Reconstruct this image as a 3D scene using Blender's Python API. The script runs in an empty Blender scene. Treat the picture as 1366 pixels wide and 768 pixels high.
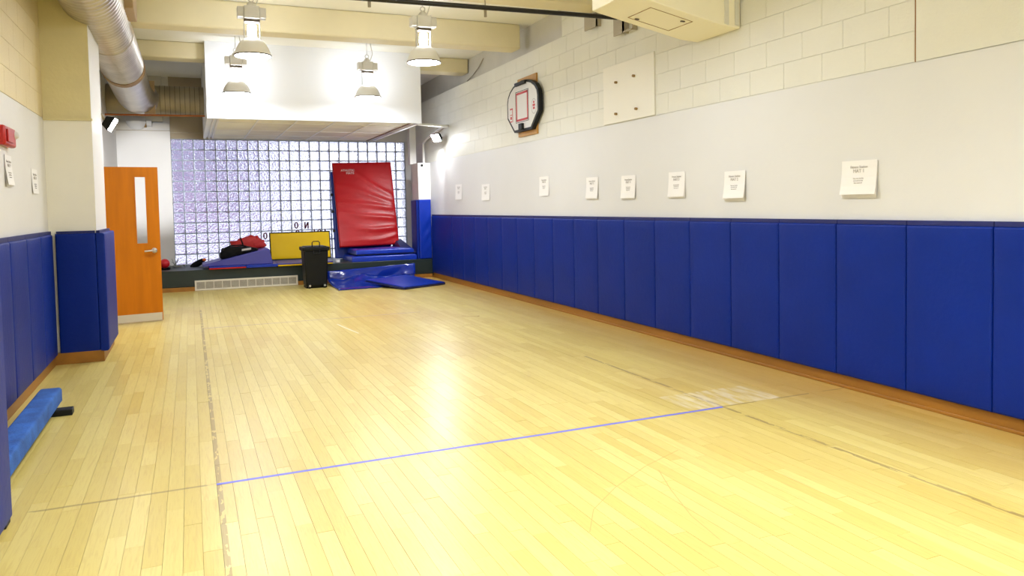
import bpy, bmesh, math, random
from mathutils import Vector, Matrix
random.seed(7)
PI = math.pi
S = bpy.context.scene
COL = S.collection

# ---------------------------------------------------------------- camera
YAW, PITCH, ROLL, FPX, CY = 0.40311, -0.044562, -0.020323, 1004.07, 318.14
EYE = Vector((0, 0, 1.41))
fw = Vector((math.sin(YAW)*math.cos(PITCH), math.cos(YAW)*math.cos(PITCH), math.sin(PITCH)))
r0 = Vector((math.cos(YAW), -math.sin(YAW), 0)); u0 = r0.cross(fw)
rt = math.cos(ROLL)*r0 + math.sin(ROLL)*u0
up = -math.sin(ROLL)*r0 + math.cos(ROLL)*u0
cd = bpy.data.cameras.new('camera'); cam = bpy.data.objects.new('camera', cd); COL.objects.link(cam)
M4 = Matrix((rt, up, -fw)).transposed().to_4x4(); M4.translation = EYE
cam.matrix_world = M4
cd.sensor_width = 36; cd.lens = FPX/1366*36; cd.shift_y = (CY-384)/1366; cd.clip_start = .05; cd.clip_end = 200
S.camera = cam

# ---------------------------------------------------------------- world, exposure, lamp strength
W = bpy.data.worlds.new('overcast_sky'); S.world = W; W.use_nodes = True
bg = W.node_tree.nodes['Background']; bg.inputs[0].default_value = (.90, .94, 1.0, 1); bg.inputs[1].default_value = 2.6
S.view_settings.view_transform = 'Standard'; S.view_settings.look = 'None'
S.view_settings.exposure = 0.0; S.view_settings.gamma = 1.0; S.view_settings.use_curve_mapping = False
LAMP, NEAR_LAMP, BULB, FLOOD, FLOOD_LEFT, FLOOD_W = 100.0, 320.0, 90.0, 330.0, 150.0, 160.0
LAMP_COL = (.93, .97, 1.05)

# ---------------------------------------------------------------- materials
def lin(c):
    return tuple(((v/255)/12.92 if v/255 <= .04045 else ((v/255+.055)/1.055)**2.4) for v in c)
def mat(name, rgb, rough=.5, metal=0, var=0.0, vscale=3.0, bump=0.0, bscale=40.0, stretch=(1,1,1), coat=0, emit=None, spec=.5):
    m = bpy.data.materials.new(name); m.use_nodes = True
    nt = m.node_tree; p = nt.nodes['Principled BSDF']; c = lin(rgb)
    p.inputs['Base Color'].default_value = (*c, 1); p.inputs['Roughness'].default_value = rough
    p.inputs['Metallic'].default_value = metal; p.inputs['Coat Weight'].default_value = coat
    p.inputs['Specular IOR Level'].default_value = spec
    if emit:
        p.inputs['Emission Color'].default_value = (*emit[1], 1); p.inputs['Emission Strength'].default_value = emit[0]
    if var or bump:
        tc = nt.nodes.new('ShaderNodeNewGeometry'); mp = nt.nodes.new('ShaderNodeMapping')
        mp.inputs['Scale'].default_value = stretch; nt.links.new(tc.outputs['Position'], mp.inputs['Vector'])
    if var:
        n = nt.nodes.new('ShaderNodeTexNoise'); n.inputs['Scale'].default_value = vscale; n.inputs['Detail'].default_value = 5
        nt.links.new(mp.outputs[0], n.inputs['Vector'])
        rp = nt.nodes.new('ShaderNodeValToRGB')
        rp.color_ramp.elements[0].position = .3; rp.color_ramp.elements[1].position = .7
        rp.color_ramp.elements[0].color = (*[max(0, v*(1-var)) for v in c], 1)
        rp.color_ramp.elements[1].color = (*[min(1, v*(1+var*.6)) for v in c], 1)
        nt.links.new(n.outputs['Fac'], rp.inputs[0]); nt.links.new(rp.outputs[0], p.inputs['Base Color'])
    if bump:
        n2 = nt.nodes.new('ShaderNodeTexNoise'); n2.inputs['Scale'].default_value = bscale; n2.inputs['Detail'].default_value = 4
        nt.links.new(mp.outputs[0], n2.inputs['Vector'])
        b = nt.nodes.new('ShaderNodeBump'); b.inputs['Strength'].default_value = bump; b.inputs['Distance'].default_value = .02
        nt.links.new(n2.outputs['Fac'], b.inputs['Height']); nt.links.new(b.outputs[0], p.inputs['Normal'])
    return m

M = {}
M['cream'] = mat('cream_wall_paint', (225, 224, 215), .6, var=.04, vscale=1.2, bump=.15, bscale=60)
M['mortar_cream'] = mat('cream_joint', (225, 224, 215), .8)
M['white'] = mat('white_wall_paint', (224, 222, 220), .5, var=.03, vscale=1.0, bump=.06, bscale=30)
M['white_panel'] = mat('white_panel_paint', (220, 220, 221), .5, var=.03, vscale=1.0, bump=.05, bscale=30)
M['purewhite'] = mat('white_box_paint', (240, 243, 250), .5)
M['beam'] = mat('beam_paint', (227, 216, 180), .6, var=.05, vscale=2)
M['casing'] = mat('duct_casing_paint', (248, 243, 222), .6)
M['cream_left'] = mat('beige_block_paint', (226, 210, 168), .6, var=.05, vscale=1.5, bump=.15, bscale=60)
M['column_low'] = mat('column_low_paint', (240, 237, 226), .6, var=.03, vscale=2)
M['column'] = mat('column_paint', (222, 211, 164), .6, var=.06, vscale=2.5, bump=.15, bscale=20)
M['ceil'] = mat('ceiling_paint', (246, 245, 238), .7)
M['tile'] = mat('ceiling_tile', (250, 245, 228), .8, var=.10, vscale=1.5, bump=.2, bscale=120)
M['tile2'] = mat('ceiling_tile_grey', (236, 229, 214), .8, var=.12, vscale=1.5, bump=.2, bscale=120)
M['tbar'] = mat('ceiling_grid_bar', (240, 238, 235), .5)
M['tbar2'] = mat('brown_edge_bar', (120, 85, 60), .6)
M['blue'] = mat('blue_vinyl', (0, 36, 128), .5, spec=.2, var=.10, vscale=2.0, bump=.10, bscale=25)
M['blue_dk'] = mat('dark_blue_edge', (18, 28, 96), .5)
M['blue2'] = mat('bright_blue_vinyl', (12, 50, 165), .3, spec=.4, var=.08, vscale=3, bump=.12, bscale=14)
M['gloss_blue'] = mat('shiny_blue_vinyl', (10, 42, 142), .16, bump=.03, bscale=10)
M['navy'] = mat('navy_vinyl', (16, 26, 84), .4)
M['violet'] = mat('violet_blue_vinyl', (66, 66, 150), .4, var=.06)
M['red'] = mat('red_vinyl', (180, 12, 22), .34, spec=.35, var=.07, vscale=3, bump=.08, bscale=12)
M['redbag'] = mat('red_nylon', (178, 26, 26), .6, bump=.3, bscale=25)
M['yellow'] = mat('yellow_vinyl', (228, 188, 0), .4, spec=.2, bump=.06, bscale=12)
M['black'] = mat('black_plastic', (14, 16, 17), .5, spec=.25)
M['bagblack'] = mat('black_nylon', (10, 10, 12), .7, spec=.15, bump=.3, bscale=30)
M['green'] = mat('dark_green_paint', (30, 44, 42), .45, var=.1, vscale=3)
M['oak'] = mat('oak_trim', (158, 106, 34), .45, var=.25, vscale=6, stretch=(1, .15, 1))
M['door'] = mat('orange_oak_veneer', (192, 110, 4), .45, var=.12, vscale=5, stretch=(3, 3, .25), spec=.2)
M['kick'] = mat('aluminium_plate', (206, 200, 188), .4, metal=.4)
M['steel'] = mat('brushed_steel', (200, 200, 200), .3, metal=.9)
M['galv'] = mat('galvanised_duct', (196, 190, 180), .36, metal=.85, var=.16, vscale=4, bump=.05, bscale=20)
M['galv_dull'] = mat('dull_duct', (170, 160, 138), .55, metal=.6, var=.12, vscale=3)
M['tape_brown'] = mat('brown_duct_tape', (150, 118, 70), .6)
M['regbrown'] = mat('tan_register', (176, 150, 112), .5)
M['copper'] = mat('copper_pipe', (170, 100, 50), .4, metal=.5)
M['alu'] = mat('spun_aluminium', (240, 239, 236), .34, metal=.3)
M['ballast'] = mat('grey_ballast', (214, 212, 206), .4, metal=.3)
M['darkrim'] = mat('dark_rim', (90, 80, 70), .5)
M['near_lens'] = mat('near_lamp_lens', (255, 255, 255), .5, emit=(NEAR_LAMP, LAMP_COL))
M['lens'] = mat('lamp_lens', (255, 255, 255), .5, emit=(LAMP, LAMP_COL))
M['bulb'] = mat('lamp_bulb', (255, 255, 255), .5, emit=(BULB, LAMP_COL))
M['flood'] = mat('flood_lens', (255, 255, 255), .5, emit=(FLOOD, (.95, .97, 1.0)))
M['flood_left'] = mat('left_flood_lens', (255, 255, 255), .5, emit=(FLOOD_LEFT, (.95, .97, 1.0)))
M['pipeblk'] = mat('black_pipe', (20, 18, 16), .4)
M['bracket'] = mat('grey_bracket', (168, 158, 138), .5, metal=.3)
M['paper'] = mat('white_paper', (240, 238, 238), .7)
M['ink'] = mat('grey_ink', (176, 170, 168), .8)
M['ply'] = mat('plywood', (190, 140, 66), .5, var=.2, vscale=5, stretch=(1, 1, .2))
M['bbwhite'] = mat('grey_white_acrylic', (212, 210, 208), .3)
M['bbred'] = mat('red_print', (190, 40, 42), .5)
M['redpl'] = mat('red_alarm', (176, 24, 20), .35)
M['ball'] = mat('red_rubber', (200, 24, 36), .35)
M['maroon'] = mat('maroon_letter', (96, 16, 34), .5)
M['mortar'] = mat('grey_glazing_mortar', (160, 170, 186), .7)
M['grille'] = mat('cream_grille', (222, 216, 200), .45)
M['grille_dk'] = mat('grille_mesh', (112, 104, 88), .6)
M['carpet'] = mat('blue_suede', (44, 96, 176), .9, var=.35, vscale=9, bump=.3, bscale=60)
M['patch'] = mat('patch_paint', (234, 231, 221), .55, bump=.06, bscale=20)
M['dark'] = mat('dark_void', (60, 52, 44), .8)
M['greywall'] = mat('grey_beam_paint', (206, 202, 192), .6, var=.05)
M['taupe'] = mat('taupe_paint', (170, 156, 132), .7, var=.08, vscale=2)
M['tape'] = mat('blue_floor_tape', (110, 116, 226), .5)
M['tape_faint'] = mat('worn_lilac_tape', (196, 176, 176), .5, var=.12, vscale=20)
M['orange'] = mat('orange_nylon', (226, 100, 30), .6)
M['cordgrey'] = mat('grey_cord', (120, 124, 116), .6)
M['pave'] = mat('pale_pavement', (226, 226, 232), .9, var=.08, vscale=.6)
M['facade'] = mat('lilac_facade', (150, 148, 170), .9, var=.10, vscale=.5)
M['facade2'] = mat('pale_facade', (226, 226, 236), .9)
M['fwin'] = mat('facade_window', (70, 64, 96), .3)
M['fred'] = mat('facade_brick_band', (178, 120, 150), .9)

def glass(name, tint, rough, bump, bscale, ior=1.35):
    m = bpy.data.materials.new(name); m.use_nodes = True; nt = m.node_tree; p = nt.nodes['Principled BSDF']
    p.inputs['Base Color'].default_value = (*tint, 1); p.inputs['Roughness'].default_value = rough
    p.inputs['Transmission Weight'].default_value = 1; p.inputs['IOR'].default_value = ior
    if bump:
        g = nt.nodes.new('ShaderNodeNewGeometry'); n = nt.nodes.new('ShaderNodeTexNoise')
        n.inputs['Scale'].default_value = bscale; n.inputs['Detail'].default_value = 2
        nt.links.new(g.outputs['Position'], n.inputs['Vector'])
        b = nt.nodes.new('ShaderNodeBump'); b.inputs['Strength'].default_value = bump; b.inputs['Distance'].default_value = .03
        nt.links.new(n.outputs['Fac'], b.inputs['Height']); nt.links.new(b.outputs[0], p.inputs['Normal'])
    return m
M['glass'] = glass('glass_block', (.93, .94, 1.0), .12, .9, 26)
M['pane'] = glass('clear_pane', (1, 1, 1), .0, 0, 1, 1.05)

def floor_material():
    m = bpy.data.materials.new('maple_floor'); m.use_nodes = True; nt = m.node_tree; N = nt.nodes; L = nt.links
    p = N['Principled BSDF']
    g = N.new('ShaderNodeNewGeometry'); sx = N.new('ShaderNodeSeparateXYZ'); L.new(g.outputs['Position'], sx.inputs[0])
    at = N.new('ShaderNodeAttribute'); at.attribute_name = 'tone'
    def math_(op, a, b=None, c=None):
        n = N.new('ShaderNodeMath'); n.operation = op
        for i, v in enumerate((a, b, c)):
            if v is None: continue
            if isinstance(v, (int, float)): n.inputs[i].default_value = v
            else: L.new(v, n.inputs[i])
        return n.outputs[0]
    def noise(scale, stretch, detail=4, off=None, dist=0):
        mp = N.new('ShaderNodeMapping'); mp.inputs['Scale'].default_value = stretch
        if off is not None:
            ad = N.new('ShaderNodeVectorMath'); ad.operation = 'MULTIPLY_ADD'
            L.new(off, ad.inputs[0]); ad.inputs[1].default_value = (7.3, 31.1, 0); L.new(g.outputs['Position'], ad.inputs[2])
            L.new(ad.outputs[0], mp.inputs['Vector'])
        else: L.new(g.outputs['Position'], mp.inputs['Vector'])
        n = N.new('ShaderNodeTexNoise'); n.inputs['Scale'].default_value = scale; n.inputs['Detail'].default_value = detail
        n.inputs['Distortion'].default_value = dist
        L.new(mp.outputs[0], n.inputs['Vector']); return n.outputs['Fac']
    def mix(fac, a, b):
        n = N.new('ShaderNodeMix'); n.data_type = 'RGBA'
        for v, i in ((fac, 0), (a, 6), (b, 7)):
            if isinstance(v, (tuple, float, int)): n.inputs[i].default_value = v if not isinstance(v, tuple) else (*v, 1)
            else: L.new(v, n.inputs[i])
        return n.outputs[2]
    base = mix(at.outputs['Fac'], lin((208, 186, 100)), lin((222, 204, 124)))
    gr = noise(12, (6, .35, 1), 6, at.outputs['Vector'], 1.6)
    base = mix(math_('MULTIPLY', math_('SMOOTH_MIN', math_('MAXIMUM', math_('MULTIPLY_ADD', gr, 4, -1.9), 0), 1, .1), .30), base, lin((180, 142, 76)))
    wear = noise(.55, (1, .6, 1), 5)
    base = mix(math_('MULTIPLY', math_('MINIMUM', math_('MAXIMUM', math_('MULTIPLY_ADD', wear, 5, -2.5), 0), 1), .36), base, lin((180, 138, 74)))
    # boards turn browner towards the right wall
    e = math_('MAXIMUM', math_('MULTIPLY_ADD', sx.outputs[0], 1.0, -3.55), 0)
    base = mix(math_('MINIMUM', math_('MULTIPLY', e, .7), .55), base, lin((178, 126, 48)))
    # residue of old tape: long lines at two x, cross line at one y
    brk = noise(9, (1, 1, 1), 5)
    def line(coord, at_, half):
        d = math_('ABSOLUTE', math_('SUBTRACT', coord, at_))
        return math_('LESS_THAN', d, half)
    brk1 = math_('GREATER_THAN', noise(30, (1, .3, 1), 6), .44); brk2 = math_('GREATER_THAN', noise(30, (1, .3, 1), 6), .44)
    a1 = math_('MULTIPLY', math_('MULTIPLY', line(sx.outputs[0], .088, .013), brk1), math_('LESS_THAN', sx.outputs[1], 11.6))
    a2 = math_('MULTIPLY', math_('MULTIPLY', line(sx.outputs[0], 3.31, .014), brk2), math_('LESS_THAN', sx.outputs[1], 6.1))
    a3 = math_('MULTIPLY', line(sx.outputs[1], 4.14, .011), math_('GREATER_THAN', noise(14, (.3, 1, 1), 5), .44))
    res = math_('MAXIMUM', math_('MAXIMUM', a1, a2), a3)
    base = mix(math_('MULTIPLY', res, .5), base, lin((104, 70, 40)))
    # scuffed white patch
    px = math_('ABSOLUTE', math_('SUBTRACT', sx.outputs[0], 3.45)); py = math_('ABSOLUTE', math_('SUBTRACT', sx.outputs[1], 4.35))
    inp = math_('MULTIPLY', math_('LESS_THAN', px, .38), math_('LESS_THAN', py, .2))
    base = mix(math_('MULTIPLY', inp, math_('MINIMUM', math_('MAXIMUM', math_('MULTIPLY_ADD', noise(5, (5, .8, 1), 4), 2.2, -.9), 0), .42)), base, lin((235, 228, 215)))
    L.new(base, p.inputs['Base Color'])
    rg = noise(3, (1, .5, 1), 4)
    L.new(math_('MULTIPLY_ADD', rg, .14, .25), p.inputs['Roughness'])
    p.inputs['Specular IOR Level'].default_value = .45
    b = N.new('ShaderNodeBump'); b.inputs['Strength'].default_value = .05; b.inputs['Distance'].default_value = .01
    L.new(gr, b.inputs['Height']); L.new(b.outputs[0], p.inputs['Normal'])
    return m
M['floor'] = floor_material()
M['underfloor'] = mat('floor_joint', (150, 112, 60), .7)

# ---------------------------------------------------------------- mesh helpers
class MB:
    def __init__(s): s.v = []; s.f = []
    def add(s, vs, fs):
        o = len(s.v); s.v += [tuple(v) for v in vs]; s.f += [tuple(i+o for i in f) for f in fs]; return s
    def box(s, x0, y0, z0, x1, y1, z1):
        x0, x1 = sorted((x0, x1)); y0, y1 = sorted((y0, y1)); z0, z1 = sorted((z0, z1))
        return s.add([(x0,y0,z0),(x1,y0,z0),(x1,y1,z0),(x0,y1,z0),(x0,y0,z1),(x1,y0,z1),(x1,y1,z1),(x0,y1,z1)],
                     [(0,3,2,1),(4,5,6,7),(0,1,5,4),(1,2,6,5),(2,3,7,6),(3,0,4,7)])
    def hexa(s, p):   # 8 points, bottom loop then top loop
        return s.add(p, [(0,3,2,1),(4,5,6,7),(0,1,5,4),(1,2,6,5),(2,3,7,6),(3,0,4,7)])
    def tube(s, pts, r, n=10, cap=True, rf=None):
        pts = [Vector(p) for p in pts]; base = len(s.v); prev = None
        for i, p in enumerate(pts):
            d = (pts[min(i+1, len(pts)-1)] - pts[max(i-1, 0)]).normalized()
            if prev is None: a = d.orthogonal().normalized()
            else:
                a = prev - d*prev.dot(d); a.normalize()
            prev = a; b = d.cross(a); rr = rf[i] if rf else r
            for k in range(n):
                t = 2*PI*k/n; s.v.append(tuple(p + a*math.cos(t)*rr + b*math.sin(t)*rr))
        for i in range(len(pts)-1):
            for k in range(n):
                k2 = (k+1) % n
                s.f.append((base+i*n+k, base+i*n+k2, base+(i+1)*n+k2, base+(i+1)*n+k))
        if cap:
            s.f.append(tuple(base+k for k in reversed(range(n)))); e = base+(len(pts)-1)*n
            s.f.append(tuple(e+k for k in range(n)))
        return s
    def lathe(s, prof, c=(0,0,0), n=32, axis='z'):
        base = len(s.v)
        for (r, z) in prof:
            for k in range(n):
                t = 2*PI*k/n; x, y = r*math.cos(t), r*math.sin(t)
                v = (x, y, z) if axis == 'z' else ((z, x, y) if axis == 'x' else (y, z, x))
                s.v.append((v[0]+c[0], v[1]+c[1], v[2]+c[2]))
        for i in range(len(prof)-1):
            for k in range(n):
                k2 = (k+1) % n; s.f.append((base+i*n+k, base+i*n+k2, base+(i+1)*n+k2, base+(i+1)*n+k))
        return s
    def cushion(s, o, u, v, n, W, H, T, nu=8, nv=12, r=.02, fn=None, back=True):
        """padded slab: o corner, u/v unit axes, n outward normal; rounded front edge of radius r; fn(a,b) extra bulge"""
        o, u, v, n = map(Vector, (o, u, v, n)); base = len(s.v)
        def params(L, k):
            e = [0, .25*r, .6*r, r]
            m = [r+(L-2*r)*i/k for i in range(1, k)]
            return e + m + [L-x for x in reversed(e)]
        us, vs = params(W, nu), params(H, nv)
        def edge(d): 
            t = min(1, d/r); return math.sqrt(max(0, 1-(1-t)**2))
        for b in vs:
            for a in us:
                du, dv = min(a, W-a), min(b, H-b)
                h = T - r*(1-edge(du)*edge(dv))
                if fn and du > r*.3 and dv > r*.3: h += fn(a/W, b/H)*min(1, min(du, dv)/(3*r))
                s.v.append(tuple(o+u*a+v*b+n*h))
        A, B = len(us), len(vs)
        for j in range(B-1):
            for i in range(A-1):
                q = base+j*A+i; s.f.append((q, q+1, q+A+1, q+A))
        loop = [base+i for i in range(A)] + [base+j*A+A-1 for j in range(1, B)] + [base+(B-1)*A+i for i in range(A-2, -1, -1)] + [base+j*A for j in range(B-2, 0, -1)]
        bo = len(s.v)
        for q in loop:
            p = Vector(s.v[q]); s.v.append(tuple(p - n*((p-o).dot(n))))
        L_ = len(loop)
        for i in range(L_):
            s.f.append((loop[i], bo+i, bo+(i+1) % L_, loop[(i+1) % L_]))
        if back: s.f.append(tuple(bo+i for i in reversed(range(L_))))
        return s
    def mesh(s, name, m, smooth=False):
        me = bpy.data.meshes.new(name); me.from_pydata(s.v, [], s.f); me.materials.append(m)
        bm = bmesh.new(); bm.from_mesh(me); bmesh.ops.recalc_face_normals(bm, faces=bm.faces); bm.to_mesh(me); bm.free()
        if smooth:
            me.shade_smooth()
            try: me.set_sharp_from_angle(angle=math.radians(50))
            except Exception: pass
        return me
    def build(s, name, m, parent=None, smooth=False, bevel=0, seg=2):
        me = s.mesh(name, m, smooth or bevel > 0)
        o = bpy.data.objects.new(name, me); COL.objects.link(o)
        if parent is not None:
            off = WORLD.get(parent.name, Vector((0, 0, 0))); me.transform(Matrix.Translation(-off)); o.parent = parent; WORLD[o.name] = off
        if bevel:
            b = o.modifiers.new('edge', 'BEVEL'); b.width = bevel; b.segments = seg; b.limit_method = 'ANGLE'; b.angle_limit = math.radians(40)
        return o
WORLD = {}      # world position of each thing's base, which its parts are measured from
def tag(o, label=None, cat=None, group=None, kind=None):
    if label: o['label'] = label
    if cat: o['category'] = cat
    if group: o['group'] = group
    if kind: o['kind'] = kind
    return o
def thing(name, label, cat, loc=(0,0,0), group=None):
    o = bpy.data.objects.new(name, None); COL.objects.link(o); o.location = loc; o.empty_display_size = .1
    WORLD[o.name] = Vector(loc)
    return tag(o, label, cat, group)
def struct(o, label=None): o['kind'] = 'structure'; return o
def box(*a): return MB().box(*a)
def copy_tree(root, off, label, group=None):
    kids = {}
    for o in COL.objects:
        if o.parent: kids.setdefault(o.parent, []).append(o)
    c = root.copy(); COL.objects.link(c); c.location = root.location + Vector(off); c['label'] = label
    if group: c['group'] = group
    def rec(a, b):
        for ch in kids.get(a, []):
            d = ch.copy(); COL.objects.link(d); d.parent = b; rec(ch, d)
    rec(root, c); return c
ORD = 'first second third fourth fifth sixth seventh eighth ninth tenth eleventh twelfth thirteenth fourteenth fifteenth sixteenth seventeenth eighteenth nineteenth twentieth'.split()
def text(name, body, size, mw, m, parent=None, ext=.0006, align='CENTER'):
    c = bpy.data.curves.new(name, 'FONT'); c.body = body; c.size = size; c.extrude = ext; c.align_x = align; c.resolution_u = 2
    t = bpy.data.objects.new(name, c); COL.objects.link(t); bpy.context.view_layer.update()
    me = bpy.data.meshes.new_from_object(t.evaluated_get(bpy.context.evaluated_depsgraph_get()))
    bpy.data.objects.remove(t); bpy.data.curves.remove(c)
    me.transform(mw); me.materials.clear(); me.materials.append(m)
    if parent is not None: me.transform(Matrix.Translation(-WORLD.get(parent.name, Vector((0, 0, 0)))))
    o = bpy.data.objects.new(name, me); COL.objects.link(o); o.parent = parent
    return o
def frame_mw(origin, x, y):   # matrix with local x,y axes
    x, y = Vector(x).normalized(), Vector(y).normalized(); z = x.cross(y)
    m = Matrix((x, y, z)).transposed().to_4x4(); m.translation = Vector(origin); return m

# ---------------------------------------------------------------- room dimensions
XL, XR, YN, YF, ZC = -1.22, 4.46, -3.5, 16.0, 4.0
ZW = 2.30                       # white paint line
LEDGE_Y, LEDGE_Z = 14.46, .37

# ---------------------------------------------------------------- floor of separate boards
fl = struct(box(XL-.3, YN-.3, -.2, XR+.3, YF+.3, -.018).build('floor', M['underfloor']))
PW = .0762
def project(p):
    d = Vector(p)-EYE; z = d.dot(fw)
    return (683+FPX*d.dot(rt)/z, CY-FPX*d.dot(up)/z, z) if z > .1 else None
rows = []
x = XL
planks = []
rp = random.Random(3)
while x < XR-.01:
    y = YN + rp.random()*-1.0
    while y < LEDGE_Y-.0:
        ln = rp.choice((.45, .6, .75, .9, 1.05, 1.3)) * (0.9+.2*rp.random())
        y1 = min(y+ln, LEDGE_Y)
        x1 = min(x+PW, XR)
        c = ((x+x1)/2, (y+y1)/2, 0); q = project(c); sc = 0
        if q and -20 < q[0] < 1386 and q[1] < 790: sc = (y1-y)*PW*1.41/q[2]**3
        planks.append([sc, x, max(y, YN), x1, y1, rp.random(), rp.uniform(-.0004, .0004)])
        y = y1
    x += PW
planks.sort(key=lambda p: -p[0])
def plank_geo(mb, p):
    g = .0006; z = p[6]
    mb.add([(p[1]+g, p[2]+g, -.017), (p[3]-g, p[2]+g, -.017), (p[3]-g, p[4]-g, -.017), (p[1]+g, p[4]-g, -.017),
            (p[1]+g, p[2]+g, z), (p[3]-g, p[2]+g, z), (p[3]-g, p[4]-g, z), (p[1]+g, p[4]-g, z)],
           [(4,5,6,7),(0,1,5,4),(1,2,6,5),(2,3,7,6),(3,0,4,7)])
def set_tone(me, tones):
    a = me.color_attributes.new('tone', 'FLOAT_COLOR', 'POINT')
    for i, t in enumerate(tones): a.data[i].color = (t, t, t, 1)
for p in planks[:300]:
    mb = MB(); plank_geo(mb, p)
    me = bpy.data.meshes.new('plank'); me.from_pydata(mb.v, [], mb.f); me.materials.append(M['floor']); set_tone(me, [p[5]]*8)
    o = bpy.data.objects.new('plank', me); COL.objects.link(o); o.parent = fl
mb = MB()
for p in planks[300:]: plank_geo(mb, p)
me = bpy.data.meshes.new('far_planks'); me.from_pydata(mb.v, [], mb.f); me.materials.append(M['floor'])
tn = []
for p in planks[300:]: tn += [p[5]]*8
set_tone(me, tn)
o = bpy.data.objects.new('far_planks', me); COL.objects.link(o); o.parent = fl; o['kind'] = 'stuff'

# floor tape
tag(box(.075, 4.117, .0006, 3.305, 4.142, .0012).build('floor_tape', M['tape']), 'blue tape line across the near half of the wooden floor', 'tape')
tag(box(.10, 9.74, .0006, 2.80, 9.765, .0012).build('floor_tape', M['tape_faint']), 'worn pale lilac tape line across the far half of the floor', 'tape')

# scratches worn into the boards
def ribbon(pts, w, m, name):
    mb = MB(); P = [Vector((p[0], p[1], 0)) for p in pts]; n = 10; Q = []
    for i in range(len(P)-1):
        for k in range(n): Q.append(P[i].lerp(P[i+1], k/n) if len(P) == 2 else (P[i].lerp(P[i+1], k/n)))
    Q.append(P[-1])
    vs = []
    for i, q in enumerate(Q):
        d = (Q[min(i+1, len(Q)-1)]-Q[max(i-1, 0)]).normalized(); s_ = Vector((-d.y, d.x, 0))*w/2
        vs += [(q.x-s_.x, q.y-s_.y, .0007), (q.x+s_.x, q.y+s_.y, .0007)]
    mb.add(vs, [(2*i, 2*i+1, 2*i+3, 2*i+2) for i in range(len(Q)-1)])
    o = mb.build(name, m, fl); o['kind'] = 'stuff'
M['scr_dk'] = mat('brown_scratch', (196, 160, 92), .5); M['scr_lt'] = mat('pale_scratch', (246, 240, 222), .5)
ribbon([(1.53, 2.80), (1.66, 3.0), (1.89, 3.19), (2.19, 3.38), (2.50, 3.52)], .004, M['scr_dk'], 'scratch')
ribbon([(2.22, 3.30), (2.12, 3.05), (2.02, 2.75), (1.98, 2.5)], .004, M['scr_dk'], 'scratch')
ribbon([(1.60, 9.25), (1.64, 8.9), (1.70, 8.45)], .014, M['scr_lt'], 'scratch')
ribbon([(3.16, 9.12), (3.32, 8.95), (3.36, 9.0)], .02, M['oak'], 'scuff')

# ---------------------------------------------------------------- right wall
wr = struct(box(XR+.008, YN, 0, XR+.3, 8.7, ZC).box(XR+.008, 8.7, 0, XR+.3, YF+.3, 3.55).box(XR+.17, 8.7, 3.55, XR+.3, YF+.3, ZC).build('wall_right', M['mortar_cream']))
box(XR-.004, YN, 0, XR+.02, YF, ZW-.004).build('lower_panel', M['white_panel'], wr)
box(XR+.0, YN, ZW+.004, XR+.02, 3.572, ZC).build('plaster', M['cream'], wr)
box(XR+.0, 3.575, ZW+.004, XR+.008, 3.581, ZC).build('joint_strip', M['oak'], wr)
box(XR+.165, 8.72, 3.56, XR+.175, YF, ZC).build('recess_face', M['greywall'], wr)
BY0, BW, BH = 3.584, .4, .2068
blk = {}
def cmu(parent, face_x, sgn, y0, y1, z0, z1, mat_):
    k = (round(y1-y0, 3), round(z1-z0, 3), sgn)
    if k not in blk:
        h = .004; b = MB(); g = .0005; W_, H_ = y1-y0, z1-z0; c = .0014
        X0, X1 = -sgn*h, 0
        b.add([(X0, g, g), (X0, W_-g, g), (X0, W_-g, H_-g), (X0, g, H_-g), (X1, g+c, g+c), (X1, W_-g-c, g+c), (X1, W_-g-c, H_-g-c), (X1, g+c, H_-g-c)],
              [(4,5,6,7),(0,1,5,4),(1,2,6,5),(2,3,7,6),(3,0,4,7)])
        blk[k] = b.mesh('block', mat_)
    o = bpy.data.objects.new('block', blk[k]); COL.objects.link(o); o.parent = parent; o.location = (face_x, y0, z0)
for r_ in range(8):
    z0 = ZW+.004 + r_*BH; z1 = z0+BH
    yend = 8.7 if r_ >= 6 else YF
    y = BY0 - (BW/2 if r_ % 2 else 0)
    while y < yend-.02:
        cmu(wr, XR+.003, -1, max(y, BY0), min(y+BW, yend), z0, min(z1, ZC-.01), M['cream'])
        y += BW
tag(box(XR-.018, YN, 0, XR-.004, LEDGE_Y, .10).box(XR-.034, YN, 0, XR-.018, LEDGE_Y, .022).build('baseboard_right', M['oak'], bevel=.004), kind='structure')

# ---------------------------------------------------------------- left wall, pilasters
wl = struct(box(XL-.3, YN, 0, XL-.008, 10.80, ZC).box(XL-.3, 10.80, 2.03, XL-.008, 11.70, ZC).box(XL-.3, 11.70, 0, XL-.008, YF, ZC).build('wall_left', M['mortar_cream']))
box(XL-.02, 3.8, 0, XL, 8.15, ZW-.003).build('lower_panel', M['white'], wl)
box(XL-.02, YN, 0, XL, 2.5, ZC).build('plaster', M['white'], wl)
box(XL-.02, 9.1, 0, XL, 10.80, ZC).box(XL-.02, 10.80, 2.03, XL, 11.70, ZC).box(XL-.02, 11.70, 0, XL, YF, ZC).build('plaster', M['white'], wl)
for r_ in range(8):
    z0 = ZW+.004 + r_*BH; y = 3.8-(BW/2 if r_ % 2 else 0)
    while y < 8.13:
        cmu(wl, XL-.002, 1, max(y, 3.8), min(y+BW, 8.15), z0, min(z0+BH, ZC-.01), M['cream_left']); y += BW
XC = -.83
pil = box(XL-.01, 8.15, 0, XC, 9.1, ZC).build('pillar', M['column'], wl)
box(XL, 8.146, 0, XC, 8.152, 2.29).build('lower_face', M['column_low'], pil)
box(XC-.001, 8.16, 1.2, XC+.002, 9.1, ZC).build('side_face', M['white'], pil)
box(XL, 8.118, 2.285, XC+.012, 8.152, 2.304).build('ledge_strip', M['column'], pil)
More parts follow.
